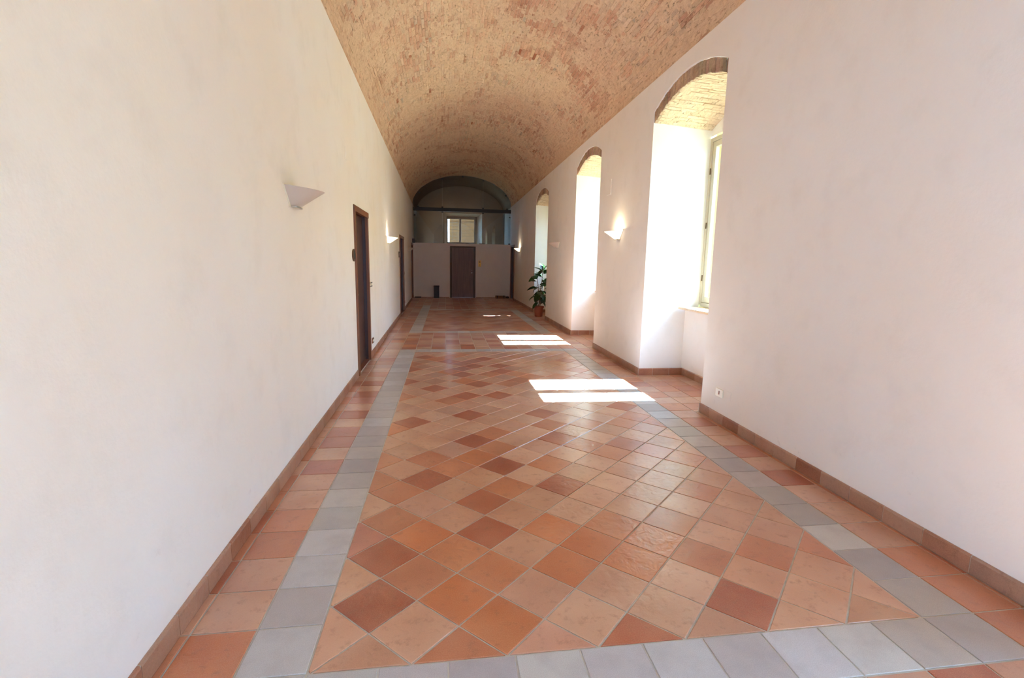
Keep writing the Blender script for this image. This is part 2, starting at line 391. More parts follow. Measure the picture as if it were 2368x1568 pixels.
for n in range(nrow0, nrow1):
    y0, y1 = n*TY, min((n+1)*TY, YE-.005); yc = (y0+y1)/2
    if y1-y0 < .03: continue
    jx = lambda: 0
    strip = (0 <= y0 < 6.74) or (8.74 < y0 < 13.99)
    stripl = strip or (13.9 < y0 < 15.4)
    crossrow = abs(y0+.25) < .01 or abs(y0-6.5) < .01 or abs(y0-8.75) < .01 or abs(y0-13.75) < .01
    field = (0 <= y0 < 6.49) or (8.99 < y0 < 13.74)
    # columns 0..9 of the middle
    if not field:
        for c in range(10):
            if crossrow: tile('grey_tile', rect(c*TX, (c+1)*TX, y0, y1), shade(R.choice(GRY)))
            else:
                if 6.7 < y0 < 8.74: col = shade(R.choice(DRK if R.random() < .6 else PNK[:1])) if (c, n) in checker_dark else shade(R.choice(TAN+PNK[1:]))
                else: col = pick(.16, .3)
                tile('terracotta_tile', rect(c*TX, (c+1)*TX, y0, y1), col)
    for side in (-1, 10):
        if (stripl if side < 0 else strip) or abs(y0+.25) < .01: tile('grey_tile', rect(side*TX, (side+1)*TX, y0, y1), shade(R.choice(GRY)))
        else: tile('terracotta_tile', rect(side*TX, (side+1)*TX, y0, y1), shade(R.choice(DRK)) if (side, n) in checker_dark else pick(.05, .2))
    # left border column and the cut column
    tile('terracotta_tile', rect(-2*TX, -TX, y0, y1), shade(lcol[n], .03) if n in lcol else pick(.1, .3))
    tile('terracotta_tile', [(XL(y0)+.008, y0), (-2*TX, y0), (-2*TX, y1), (XL(y1)+.008, y1)], pick(.12, .5))
    # right border: one full column, then cut against the wall or running into the niches
    tile('terracotta_tile', [(11*TX, y0), (min(12*TX, XR(y0)-.012), y0), (min(12*TX, XR(y1)-.012), y1), (11*TX, y1)], shade(rcol[n], .03) if n in rcol else pick(.08, .3))
    nic = [q for q in NICHE if q['y1'] > y0 and q['y0'] < y1]
    x12 = 12*TX
    if nic:
        q = nic[0]; a, b = max(y0, q['y0']+.012), min(y1, q['y1']-.012)
        for c in range(12, 15):
            xa, xb = c*TX, min((c+1)*TX, 3.79)
            if xa < xb: tile('terracotta_tile', rect(xa, xb, a, b), pick(.1, .3))
        for (c0, c1) in ((y0, q['y0']), (q['y1'], y1)):
            if c1-c0 > .02 and XR(c0)-.012 > x12+.01: tile('terracotta_tile', [(x12, c0), (XR(c0)-.012, c0), (XR(c1)-.012, c1), (x12, c1)], pick(.12, .5))
    elif XR(y0)-.012 > x12+.004: tile('terracotta_tile', [(x12, y0), (XR(y0)-.012, y0), (XR(y1)-.012, y1), (x12, y1)], pick(.12, .5))
def tile_geo(p, top=0.):
    if sum(p[i][0]*p[(i+1) % len(p)][1]-p[(i+1) % len(p)][0]*p[i][1] for i in range(len(p))) < 0: p = p[::-1]
    q = inset(p, .0022); q = clean(q) if q else q
    n = len(p); tx, ty = R.uniform(-1, 1)*.0016, R.uniform(-1, 1)*.0016
    cx = sum(a[0] for a in p)/n; cy = sum(a[1] for a in p)/n
    zz = lambda a, z: z+(a[0]-cx)*tx+(a[1]-cy)*ty
    if len(q) != n: q = [(cx+(a[0]-cx)*.985, cy+(a[1]-cy)*.985) for a in p]
    vs = [vec(a[0], a[1], -.012) for a in p]+[vec(a[0], a[1], zz(a, top-.0018)) for a in p]+[vec(a[0], a[1], zz(a, top)) for a in q]
    fs = []
    for k in range(2):
        for i in range(n): fs.append([k*n+i, k*n+(i+1) % n, (k+1)*n+(i+1) % n, (k+1)*n+i])
    fs.append([2*n+i for i in range(n)]); return vs, fs
for kind, mat, matj in (('diagonal_tile', 'terra', 'terra_a'), ('terracotta_tile', 'terra', 'terra_a'), ('grey_tile', 'grey', 'grey_a')):
    L = [t for t in tiles if t[0] == kind]; L.sort(key=lambda t: -parea([(a[0], a[1], 0) for a in t[1]]))
    for _, p, col in L[:300]:
        v, f = tile_geo(p); o = piece(kind, v, f, M[mat], floor); o.color = col
    if L[300:]:
        geo = [tile_geo(p) for _, p, c in L[300:]]
        joined('small_'+kind+'s', geo, M[matj], floor, [(c[0], c[1], c[2], R.random()) for _, p, c in L[300:]])

# ---------------------------------------------------------------- left wall with door recesses
def wall_grid(b, X, ys, zs_of, flip=False):
    """quads of a wall plane x=X(y): ys sorted breaks, zs_of(yc) -> list of (z0,z1)"""
    for a, c in zip(ys, ys[1:]):
        for z0, z1 in zs_of((a+c)/2):
            b.quad((X(a), a, z0), (X(c), c, z0), (X(c), c, z1), (X(a), a, z1))
wl = B()
ys = sorted({YB, YE, *[d[0] for d in DOORS], *[d[1] for d in DOORS]})
def zl(y):
    for d in DOORS:
        if d[0] < y < d[1]: return [(d[2], ZC+.012)]
    return [(0-.02, ZC+.012)]
wall_grid(wl, XL, ys, zl)
for y0, y1, z1 in DOORS:
    a, c = XL(y0), XL(y1); dd = .16
    wl.quad((a, y0, 0), (a, y0, z1), (a-dd, y0, z1), (a-dd, y0, 0)); wl.quad((c, y1, 0), (c, y1, z1), (c-dd, y1, z1), (c-dd, y1, 0))
    wl.quad((a, y0, z1), (c, y1, z1), (c-dd, y1, z1), (a-dd, y0, z1)); wl.quad((a-dd, y0, 0), (c-dd, y1, 0), (c-dd, y1, z1), (a-dd, y0, z1))
    wl.quad((a, y0, 0.001), (c, y1, 0.001), (c-dd, y1, 0.001), (a-dd, y0, 0.001))
wl.quad((XL(YB)-.45, YB, -.02), (XL(YE)-.45, YE, -.02), (XL(YE)-.45, YE, ZC+.012), (XL(YB)-.45, YB, ZC+.012))
o = wl.out('wall_left', M['plaster'], center=False); o['kind'] = 'structure'

# ---------------------------------------------------------------- right wall with arched window niches
XP, XW, XO = 3.80, 4.00, 4.45      # parapet face, window frame face, outer face
ZS = .955
wr = B(); NA = 24
wallr = st('wall_right')
ys = sorted({YB, YE, DOORR[0], DOORR[1], *[n['y0'] for n in NICHE], *[n['y1'] for n in NICHE]})
def zr(y):
    for n in NICHE:
        if n['y0'] < y < n['y1']: return []
    if DOORR[0] < y < DOORR[1]: return [(DOORR[2], ZC+.012)]
    return [(-.02, ZC+.012)]
wall_grid(wr, XR, ys, zr)
LIP = .025; RING = .13
for n in NICHE:
    y0, y1, c, h, zs = n['y0'], n['y1'], n['c'], n['h'], n['zs']
    yy = [y0+(y1-y0)*k/NA for k in range(NA+1)]; az = [arch(n, y, zs, n['rise']) for y in yy]
    for k in range(NA):
        wr.quad((XR(yy[k]), yy[k], az[k]), (XR(yy[k+1]), yy[k+1], az[k+1]), (XR(yy[k+1]), yy[k+1], ZC+.012), (XR(yy[k]), yy[k], ZC+.012))
        wr.quad((XR(yy[k]), yy[k], az[k]), (XR(yy[k+1]), yy[k+1], az[k+1]), (XR(yy[k+1])+LIP, yy[k+1], az[k+1]-.004), (XR(yy[k])+LIP, yy[k], az[k]-.004))
    n['ya'], n['yb'] = y0-.04, y1+.05      # back of the splayed reveals
    zi = zs-RING
    for (ya, yb) in ((y0, n['ya']), (y1, n['yb'])):
        wr.quad((XR(ya), ya, -.02), (XW, yb, -.02), (XW, yb, zi), (XR(ya), ya, zi))
        wr.quad((XR(ya), ya, zi), (XR(ya)+LIP, ya, zi), (XR(ya)+LIP, ya, zs), (XR(ya), ya, zs))
    ya, yb = n['ya'], n['yb']
    # parapet below the sill, wall above the frame, splayed outer opening
    wr.quad((XP, ya, -.02), (XP, yb, -.02), (XP, yb, ZS-.03), (XP, ya, ZS-.03))
    wr.quad((XP, ya, ZS-.03), (XP, yb, ZS-.03), (XO, yb, ZS-.03), (XO, ya, ZS-.03))
    zt = 3.20
    wr.quad((XW, ya, zt), (XW, yb, zt), (XW, yb, ZC), (XW, ya, ZC))
    # wall bodies between this niche and neighbours are closed by the outer face below
wr.out('plaster_face', M['plaster'], wallr, center=False)
# outer masonry: splayed jambs, lintel, outer face
we = B()
prev = YB
for n in NICHE:
    sh = .0
    oy0, oy1 = n['c']-.44, n['c']+.59
    if n is NICHE[2]: oy0, oy1 = 7.12, 8.33
    n['o'] = (oy0, oy1); zo = 3.33
    we.quad((XW+.07, n['yb'], 0), (XO, oy1, 0), (XO, oy1, zo), (XW+.07, n['yb'], zo))
    we.quad((XW+.07, n['ya'], 0), (XO, oy0, 0), (XO, oy0, zo), (XW+.07, n['ya'], zo))
    we.quad((XW+.07, n['ya'], 3.2), (XW+.07, n['yb'], 3.2), (XO, oy1, zo), (XO, oy0, zo))
    we.quad((XW+.07, n['ya'], .96), (XW+.07, n['yb'], .96), (XO, oy1, .93), (XO, oy0, .93))
    we.quad((XO, prev, -3.2), (XO, oy0, -3.2), (XO, oy0, 6.2), (XO, prev, 6.2))
    we.quad((XO, oy0, -3.2), (XO, oy1, -3.2), (XO, oy1, .93), (XO, oy0, .93)); we.quad((XO, oy0, zo), (XO, oy1, zo), (XO, oy1, 6.2), (XO, oy0, 6.2))
    prev = oy1
we.quad((XO, prev, -3.2), (XO, YF+.6, -3.2), (XO, YF+.6, 6.2), (XO, prev, 6.2))
we.out('outer_face', M['ext_plaster'], wallr, center=False)

BR = [(208, 160, 122), (214, 170, 132), (202, 150, 114), (196, 134, 100), (188, 118, 84), (178, 106, 76), (206, 146, 106), (216, 176, 140)]
def brick_geo(cs, nrm, depth, back=.03):
    """cs: 4 corners on the mortar surface; nrm: 4 inward normals; proud by depth with rounded arrises"""
    c = sum((Vector(p) for p in cs), vec(0, 0, 0))/4
    vs = [Vector(p)-Vector(n)*back for p, n in zip(cs, nrm)]
    vs += [Vector(p)+Vector(n)*(depth-.004) for p, n in zip(cs, nrm)]
    vs += [Vector(p)+(c-Vector(p))*.07+Vector(n)*(depth+R.uniform(-.0015, .0015)) for p, n in zip(cs, nrm)]
    fs = [[8, 9, 10, 11]]
    for k in (0, 4):
        for i in range(4): fs.append([k+i, k+(i+1) % 4, k+4+(i+1) % 4, k+4+i])
    return vs, fs
for ni, n in enumerate(NICHE):
    zi = n['zs']-RING; ri = n['rise']-.01
    NS, NX = 30, 12
    ya, yb, c = n['y0'], n['y1'], n['c']
    def sof(t, x, n=n, zi=zi, ri=ri):     # soffit surface point
        f = (x-XR(n['c']))/(XW-XR(n['c'])); h = n['h']*(1)+.045*f; cc = n['c']+.005*f
        y = cc+h*(2*t-1); rad = (h*h+ri*ri)/(2*ri)
        return vec(x, y, zi-.045*f+ri-rad+math.sqrt(max(0, rad*rad-(y-cc)**2)))
    sb = B(); vs = []; fs = []
    x0 = XR(c)+LIP
    for i in range(NS+1):
        for j in range(NX+1):
            p = sof(i/NS, x0+(XW-x0)*j/NX); k = noise.noise(p*7)*.012+noise.noise(p*25)*.006
            vs.append(p+vec(0, 0, k if 0 < i < NS else 0))
    for i in range(NS):
        for j in range(NX): a = i*(NX+1)+j; fs.append([a, a+1, a+NX+2, a+NX+1])
    # ring face in the plane of the wall
    k0 = len(vs)
    for i in range(NS+1):
        t = i/NS; y = n['y0']+(n['y1']-n['y0'])*t
        vs.append(sof(t, x0)); vs.append(vec(x0, y, arch(n, y, n['zs'], n['rise'])-.003))
    for i in range(NS): a = k0+2*i; fs.append([a, a+1, a+3, a+2])
    piece('arch_mortar', vs, fs, M['mortar'], wallr, center=False)
    geo = []; tint = []
    nr = 25
    for i in range(nr):      # arch ring bricks, on edge
        t0, t1 = (i+.07)/nr, (i+.93)/nr
        cs = []
        for t, q in ((t0, 0), (t1, 0), (t1, 1), (t0, 1)):
            y = n['y0']+(n['y1']-n['y0'])*t; a = sof(t, x0); b = vec(x0, y, arch(n, y, n['zs'], n['rise'])-.003)
            cs.append(a.lerp(b, -.07+R.uniform(-.05, .05) if q == 0 else .97))
        geo.append(brick_geo(cs, [vec(-1, 0, 0)]*4, R.uniform(.004, .014))); tint.append((150+R.randint(-14, 14), 122+R.randint(-12, 12), 106+R.randint(-10, 10)))
    L = XW-x0; nc = 34
    for i in range(nc):
        off = R.random(); nb = 4
        for j in range(-1, nb):
            xa = x0+(j+off)*L/3.4; xb = xa+L/3.4-.010; xa, xb = max(xa, x0+.004), min(xb, XW-.002)
            if xb-xa < .04: continue
            t0, t1 = (i+.03)/nc, (i+.97)/nc
            cs = [sof(t0, xa), sof(t0, xb), sof(t1, xb), sof(t1, xa)]
            geo.append(brick_geo(cs, [vec(0, (c-p.y)*.4, -1).normalized() for p in cs], R.uniform(-.005, .009)))
            tint.append(R.choice([(228, 204, 174), (232, 210, 182), (222, 196, 166), (214, 184, 154), (236, 214, 188)]))
    if ni in (1, 2):
        for (v, f), t in zip(geo, tint): o = piece('brick', v, f, M['brick'], wallr); o.color = lin(t)
    else: joined('arch_bricks', geo, M['brick_a'], wallr, [lin(t) for t in tint])

# ---------------------------------------------------------------- end partition, far room, back wall
def XLe(y): return XL(min(y, YE+3))
wb = B()
zp = 2.275; dx0, dx1, dz = .735, 1.755, 2.15
for x0, x1, z0, z1 in ((-.85, dx0, -.02, zp), (dx1, 3.35, -.02, zp), (dx0, dx1, dz, zp)):
    wb.box(x0, x1, YE, YE+.12, z0, z1)
o = wb.out('wall_end', M['plaster_end'], center=False); o['kind'] = 'structure'
# far room: floor slab, side walls, far wall with window hole
fr = B()
wx0, wx1, wz0, wz1 = .48, 2.26, 2.35, 3.80
for x0, x1, z0, z1 in ((-1.2, wx0, -.02, 5.3), (wx1, 3.8, -.02, 5.3), (wx0, wx1, -.02, wz0), (wx0, wx1, wz1, 5.3)):
    fr.quad((x0, YF, z0), (x1, YF, z0), (x1, YF, z1), (x0, YF, z1))
fr.quad((wx0, YF, wz0), (wx0, YF, wz1), (wx0+.1, YF+.3, wz1-.12), (wx0+.1, YF+.3, wz0)); fr.quad((wx1, YF, wz0), (wx1, YF, wz1), (wx1-.22, YF+.3, wz1-.12), (wx1-.22, YF+.3, wz0))
fr.quad((wx0, YF, wz1), (wx1, YF, wz1), (wx1-.22, YF+.3, wz1-.12), (wx0+.1, YF+.3, wz1-.12)); fr.quad((wx0, YF, wz0), (wx1, YF, wz0), (wx1-.22, YF+.3, wz0), (wx0+.1, YF+.3, wz0))
o = fr.out('wall_far', M['far_wall'], center=False); o['kind'] = 'structure'
fr = B()
fr.quad((-.83, YE, -.02), (-.85, YF, -.02), (-.85, YF, 4), (-.83, YE, 4)); o = fr.out('wall_far_left', M['far_wall'], center=False); o['kind'] = 'structure'; fr = B(); fr.quad((3.28, YE, -.02), (3.3, YF, -.02), (3.3, YF, 4), (3.28, YE, 4))
o = fr.out('wall_far_right', M['far_wall'], center=False); o['kind'] = 'structure'; fr = B()
fr.quad((-.9, YE, -.01), (3.4, YE, -.01), (3.4, YF, -.01), (-.9, YF, -.01))
o = fr.out('floor_far', M['far_wall'], center=False); o['kind'] = 'structure'
# wall behind the camera, with a tall opening to the daylight
wk = B(); bx0, bx1, bz = .2, 1.15, 2.3
for x0, x1, z0, z1 in ((-.6, bx0, -.02, 5.2), (bx1, 3.2, -.02, 5.2), (bx0, bx1, bz, 5.2)): wk.box(x0, x1, YB-.2, YB, z0, z1)
o = wk.out('wall_back', M['plaster'], center=False); o['kind'] = 'structure'

# ---------------------------------------------------------------- vault
RISE = 1.20
prof = []
NP = 400
for i in range(NP+1):
    a = PI*(1-i/NP); ex = 2/2.0
    cx_, sz = math.cos(a), math.sin(a)
    prof.append(((cx_+1)/2, RISE*(abs(sz)**1.06)))
acc = [0]
for p, q in zip(prof, prof[1:]): acc.append(acc[-1]+math.hypot((q[0]-p[0])*4.1, q[1]-p[1]))
ARC = acc[-1]
import bisect
def vault(s, y, d=0.):
    """s arc-length 0..ARC, y along; d metres inward from the surface"""
    s = min(max(s, 0), ARC); i = min(max(bisect.bisect_left(acc, s)-1, 0), NP-1); t = (s-acc[i])/(acc[i+1]-acc[i])
    u = prof[i][0]+(prof[i+1][0]-prof[i][0])*t; z = prof[i][1]+(prof[i+1][1]-prof[i][1])*t
    a, b = XL(y), XR(y); tx = (prof[i+1][0]-prof[i][0])*4.1; tz = prof[i+1][1]-prof[i][1]; L = math.hypot(tx, tz)
    return vec(a+(b-a)*u+tz/L*d, y, ZC+z-tx/L*d)
ceil = st('ceiling')
vs = []; fs = []
ny, ns = int((YE-YB)/.055), int(ARC/.05)
for j in range(ny+1):
    y = YB+(YE-YB)*j/ny
    for i in range(ns+1):
        s = ARC*i/ns; p = vault(s, y)
        k = noise.noise(p*3.1)*.008+noise.noise(p*11)*.006+noise.noise(p*27)*.004
        if i < 5 or i > ns-5: k = abs(k)*.6
        if i in (0, ns): k = 0
        vs.append(vault(s, y, k))
for j in range(ny):
    for i in range(ns): a = j*(ns+1)+i; fs.append((a, a+1, a+ns+2, a+ns+1))
piece('mortar_bed', vs, fs, M['mortar'], ceil, center=False, smooth=True)
geo = []
nc = int(ARC/.053); cw = ARC/nc
for i in range(nc):
    y = 1.6+R.random()*.26
    while y < YE-.02:
        ln = .27+R.uniform(-.03, .02)
        ye = min(y+ln, YE-.004)
        if ye-y > .06:
            j = [R.uniform(-.002, .002) for _ in range(4)]; s0, s1 = i*cw+.0035+j[0], (i+1)*cw-.0035+j[1]
            p = vault((s0+s1)/2, y)
            big = noise.noise(vec(p.x*.55, p.y*.45, 3.3))+.45*noise.noise(vec(p.x*1.7, p.y*1.2, 9.1))
            dep = R.uniform(-.003, .003)+.001+(R.random() < .04)*.006
            q = [vault(s0, y+j[2]), vault(s1, y+j[3]), vault(s1, ye+j[2]), vault(s0, ye-j[3])]
            nm = [(vault(s, yy, .1)-vault(s, yy, 0)).normalized() for s, yy in ((s0, y), (s1, y), (s1, ye), (s0, ye))]
            r = R.random()+big*.9
            t = R.choice([(200, 152, 126), (196, 146, 120), (206, 158, 132)]) if r > .78 else R.choice([(210, 166, 138), (206, 160, 134), (214, 172, 144)]) if r > .38 else R.choice([(216, 188, 162), (212, 182, 156), (222, 196, 170), (218, 190, 158)])
            if R.random() < .02: t = R.choice([(186, 168, 148), (172, 108, 78), (230, 206, 178)])
            k = 1+R.uniform(-.06, .06)
            geo.append((brick_geo(q, nm, dep, .02), lin([x*k for x in t]), parea(q)))
        y = ye+.007
geo.sort(key=lambda a: -a[2])
for (v, f), t, _ in geo[:300]: o = piece('brick', v, f, M['brick'], ceil); o.color = t
joined('small_bricks', [x[0] for x in geo[300:]], M['brick_a'], ceil, [x[1] for x in geo[300:]])
# vault of the room behind the glass
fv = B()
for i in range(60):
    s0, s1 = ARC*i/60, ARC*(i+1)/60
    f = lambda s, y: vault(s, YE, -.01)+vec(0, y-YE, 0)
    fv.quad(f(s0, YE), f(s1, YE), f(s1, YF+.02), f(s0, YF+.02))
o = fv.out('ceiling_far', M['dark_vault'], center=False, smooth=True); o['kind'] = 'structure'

# ---------------------------------------------------------------- baseboards: one tile after another
def base_piece(p0, p1, nrm, par, col, h=.096, t=.013, name='skirting_tile'):
    p0, p1, n = Vector(p0), Vector(p1), Vector(nrm); d = (p1-p0).normalized(); g_ = .0022
    a, b = p0+d*g_, p1-d*g_
    pr = [(0, 0), (t, 0), (t, h-.012), (t*.82, h-.004), (t*.45, h), (0, h)]
    vs = [a+n*u+vec(0, 0, w) for u, w in pr]+[b+n*u+vec(0, 0, w) for u, w in pr]; k = len(pr)
    fs = [[i, (i+1) % k, k+(i+1) % k, k+i] for i in range(k)]+[list(range(k))[::-1], list(range(k, 2*k))]
    o = piece(name, vs, fs, M['terra'], par); o.color = col; return o
def base_grout(segs, par):
    b = B()
    for p0, p1, n in segs:
        p0, p1, n = Vector(p0), Vector(p1), Vector(n)
        b.add([p0, p1, p1+vec(0, 0, .095), p0+vec(0, 0, .095), p0+n*.0105, p1+n*.0105, p1+n*.0105+vec(0, 0, .092), p0+n*.0105+vec(0, 0, .092)],
              [(4, 5, 6, 7), (3, 2, 6, 7), (0, 4, 7, 3), (1, 5, 6, 2)])
    b.out('grout', M['grout'], par, center=False)
BC = [(168, 132, 112), (160, 122, 100), (146, 88, 66), (152, 96, 74), (166, 128, 108), (158, 112, 90)]
def run(X, ya, yb, nx, par):
    ks = [ya]+[k*TY for k in range(math.ceil((ya+.03)/TY), math.floor((yb-.03)/TY)+1)]+[yb]; alt = 0
    for a, b in zip(ks, ks[1:]):
        n = int(math.floor(a/TY+.01)); c = BC[0] if n % 2 == 0 else R.choice(BC[1:])
        base_piece((X(a), a, 0), (X(b), b, 0), (nx, 0, 0), par, shade(c, .06))
bl = st('baseboard_left'); segs = []
yy = [YB]+[v for d in DOORS for v in (d[0]-.06, d[1]+.06)]+[YE]
for a, b in zip(yy[::2], yy[1::2]):
    if b-a > .05: run(XL, a, b, 1, bl); segs.append(((XL(a), a, 0), (XL(b), b, 0), (1, 0, 0)))
base_grout(segs, bl)
brr = st('baseboard_right'); segs = []
yy = [YB]+[v for n in NICHE for v in (n['y0'], n['y1'])]+[DOORR[0]-.06]
for a, b in zip(yy[::2], yy[1::2]): run(XR, a, b, -1, brr); segs.append(((XR(a), a, 0), (XR(b), b, 0), (-1, 0, 0)))
for n in NICHE:
    for y, sy in ((n['y0'], 1), (n['y1'], -1)):
        xs = [XR(y)-.013, 3.36, 3.60, XP]
        for a, b in zip(xs, xs[1:]): base_piece((a, y, 0), (b, y, 0), (0, sy, 0), brr, shade(R.choice(BC), .06))
        segs.append(((xs[0], y, 0), (XP, y, 0), (0, sy, 0)))
    run(lambda y: XP, n['y0']+.01, n['y1']-.01, -1, brr); segs.append(((XP, n['y0'], 0), (XP, n['y1'], 0), (-1, 0, 0)))
base_grout(segs, brr)
be = st('baseboard_end'); segs = []
for xa, xb in ((-.8, dx0-.06), (dx1+.06, 3.24)):
    k = int((xb-xa)/.25)+1
    for i in range(k): base_piece((xa+(xb-xa)*i/k, YE, 0), (xa+(xb-xa)*(i+1)/k, YE, 0), (0, -1, 0), be, shade((120, 84, 66), .06), h=.02, t=.01)

# ---------------------------------------------------------------- windows in the niches
def window(k, n):
    w = st('window_%d' % k, (XW, n['c'], 1.0))
    ya, yb = n['ya'], n['yb']; z0, z1 = .985, 3.175; f = .05; x0, x1 = XW-.005, XW+.065
    b = B(); b.box(x0, x1, ya+.002, ya+f, z0, z1, .004).box(x0, x1, yb-f, yb-.002, z0, z1, .004).box(x0, x1, ya+f, yb-f, z1-f, z1, .004).box(x0, x1, ya+f, yb-f, ZS+.004, z0+.03, .004)
    b.out('window_frame', M['winframe'], w)
    c = (ya+yb)/2
    for s, (a, e) in enumerate(((ya+f, c-.004), (c+.004, yb-f))):
        q = .072; bb = B(); X0, X1 = XW+.008, XW+.055; zb, zt = z0+.035, z1-f-.003
        bb.box(X0, X1, a+.002, a+q, zb, zt, .004).box(X0, X1, e-q, e-.002, zb, zt, .004).box(X0, X1, a+q, e-q, zt-.07, zt, .004).box(X0, X1, a+q, e-q, zb, zb+.075, .004)
        if s: bb.box(XW-.004, XW+.009, c-.028, c+.028, zb, zt, .003)
        sa = bb.out('sash', M['winframe'], w)
        B().box(XW+.028, XW+.034, a+q-.004, e-q+.004, zb+.07, zt-.066).out('pane', M['glass'], sa)
        hy = yb-f if s else ya+f
        for hz in (1.35, 2.05, 2.75):
            B().tube([(XW-.01, hy, hz-.04), (XW-.01, hy, hz+.04)], .008).out('hinge', M['bronze'], w)
    B().box(XW-.012, XW+.006, c-.05, c-.02, 1.9, 1.99, .003).tube([(XW-.02, c-.035, 1.95), (XW-.055, c-.035, 1.95), (XW-.06, c-.035, 1.84)], .008).out('handle', M['bronze'], w)
    B().box(3.675, XW+.0, n['y0']+.002, n['y1']-.002, ZS-.03, ZS, .004).out('window_sill', M['sill'], w)
    return w
wins = [window(i+1, n) for i, n in enumerate(NICHE)]
# unseen shutters added to narrow the third visible window's sun: one closed, one ajar
n = NICHE[3]
def added_shutter(hy, ang, wd, sgn):
    b = B(); d = vec(math.sin(ang), -sgn*math.cos(ang), 0); nn = vec(d.y, -d.x, 0); h0, h1 = .97, 3.18
    def bar(u0_, u1_, z0, z1, t=.035):
        P = vec(XO-.28, hy, 0); pts = []
        for z in (z0, z1):
            for a, s in ((u0_, 0), (u1_, 0), (u1_, 1), (u0_, 1)): pts.append(P+d*a+nn*(t*(s-.5))+vec(0, 0, z))
        b.add(pts, [(0, 1, 2, 3), (4, 5, 6, 7), (0, 1, 5, 4), (1, 2, 6, 5), (2, 3, 7, 6), (3, 0, 4, 7)])
    bar(0, .07, h0, h1); bar(wd-.07, wd, h0, h1); bar(.07, wd-.07, h0, h0+.1); bar(.07, wd-.07, h1-.1, h1)
    k = 30
    for i in range(k): z = h0+.1+(h1-h0-.2)*i/k; bar(.07, wd-.07, z, z+.034, .03)
    b.out('added_shutter', M['wood_frame'], wins[3])
added_shutter(n['c']-.60, 0., .36, -1); added_shutter(n['c']+.74, .12, .68, 1)
# far window with two casements and an iron grille
fw_ = st('window_far', (1.27, YF+.3, 3))
b = B(); Y0 = YF+.28; xa, xb, za, zb = .50, 2.04, 2.35, 3.68
b.box(xa, xa+.085, Y0, Y0+.07, za, zb, .004).box(xb-.09, xb, Y0, Y0+.07, za, zb, .004).box(xa, xb, Y0, Y0+.07, zb-.09, zb, .004).box(xa, xb, Y0, Y0+.07, za, za+.06, .004)
b.out('window_frame', M['farframe'], fw_)
for a, e in ((.585, 1.225), (1.225, 1.95)):
    bb = B(); q = .045
    bb.box(a, a+q, Y0+.01, Y0+.05, za+.06, zb-.09, .003).box(e-q, e, Y0+.01, Y0+.05, za+.06, zb-.09, .003).box(a+q, e-q, Y0+.01, Y0+.05, zb-.13, zb-.09, .003).box(a+q, e-q, Y0+.01, Y0+.05, za+.06, za+.11, .003)
    sa = bb.out('sash', M['farframe'], fw_)
    B().box(a+q-.003, e-q+.003, Y0+.028, Y0+.032, za+.1, zb-.125).out('pane', M['glass'], sa)
for x in (.66, .87, 1.08, 1.29, 1.5, 1.71, 1.92): B().tube([(x, Y0+.2, 2.3), (x, Y0+.2, 3.75)], .007, 6).out('grille_bar', M['steel'], fw_)
for i in range(8): z = 2.42+i*.165; B().tube([(.45, Y0+.2, z), (2.1, Y0+.2, z)], .008, 6).out('grille_bar', M['steel'], fw_)

# ---------------------------------------------------------------- glazed screen above the partition
gs = thing('glass_screen', 'dark steel beam and frameless glass panes filling the vault above the end partition', 'glass screen', (1.25, YE+.04, zp))
B().box(-.80, 3.265, YE-.03, YE+.10, 3.585, 3.72, .004).out('steel_beam', M['steel'], gs)
xs = [-.79, .396, 2.085, 3.26]
for a, c in zip(xs, xs[1:]):
    B().box(a+.006, c-.006, YE+.035, YE+.047, zp+.004, 3.583).out('pane', M['glass_far'], gs)
    k = 14; pts = []
    def zv(x):
        u = (x-XL(YE))/(XR(YE)-XL(YE)); lo = min(range(NP+1), key=lambda i: abs(prof[i][0]-u)); return ZC+prof[lo][1]-.012
    top = [(x, max(3.73, zv(x))) for x in [a+.006+(c-a-.012)*i/k for i in range(k+1)]]
    pl = [(a+.006, 3.722), (c-.006, 3.722)]+top[::-1]
    vs = [vec(x, YE+.035, z) for x, z in pl]+[vec(x, YE+.047, z) for x, z in pl]; m_ = len(pl)
    piece('pane', vs, [list(range(m_)), list(range(m_, 2*m_))[::-1]]+[[i, (i+1) % m_, m_+(i+1) % m_, m_+i] for i in range(m_)], M['glass_far'], gs)
for x, z in ((.396, 3.75), (2.085, 3.75), (.396, 3.55), (2.085, 3.55), (-.74, 3.40), (3.225, 3.41), (-.53, 4.30), (.40, 4.88), (1.23, 5.0), (2.09, 4.87), (3.04, 4.30), (3.22, zp+.03), (-.6, 3.75), (3.1, 3.75)):
    B().box(x-.035, x+.035, YE+.015, YE+.034, z-.022, z+.022, .004).lathe((x, YE+.015, z), [(0, -.016), (.013, -.016), (.015, 0)], 12, 'y').out('glass_clip', M['black'], gs)
for x0, x1 in ((1.37, 1.52), (1.93, 2.17)):
    B().box(x0, x1, YE+.01, YE+.07, zp, zp+.025, .004).out('shoe_clamp', M['black'], gs)

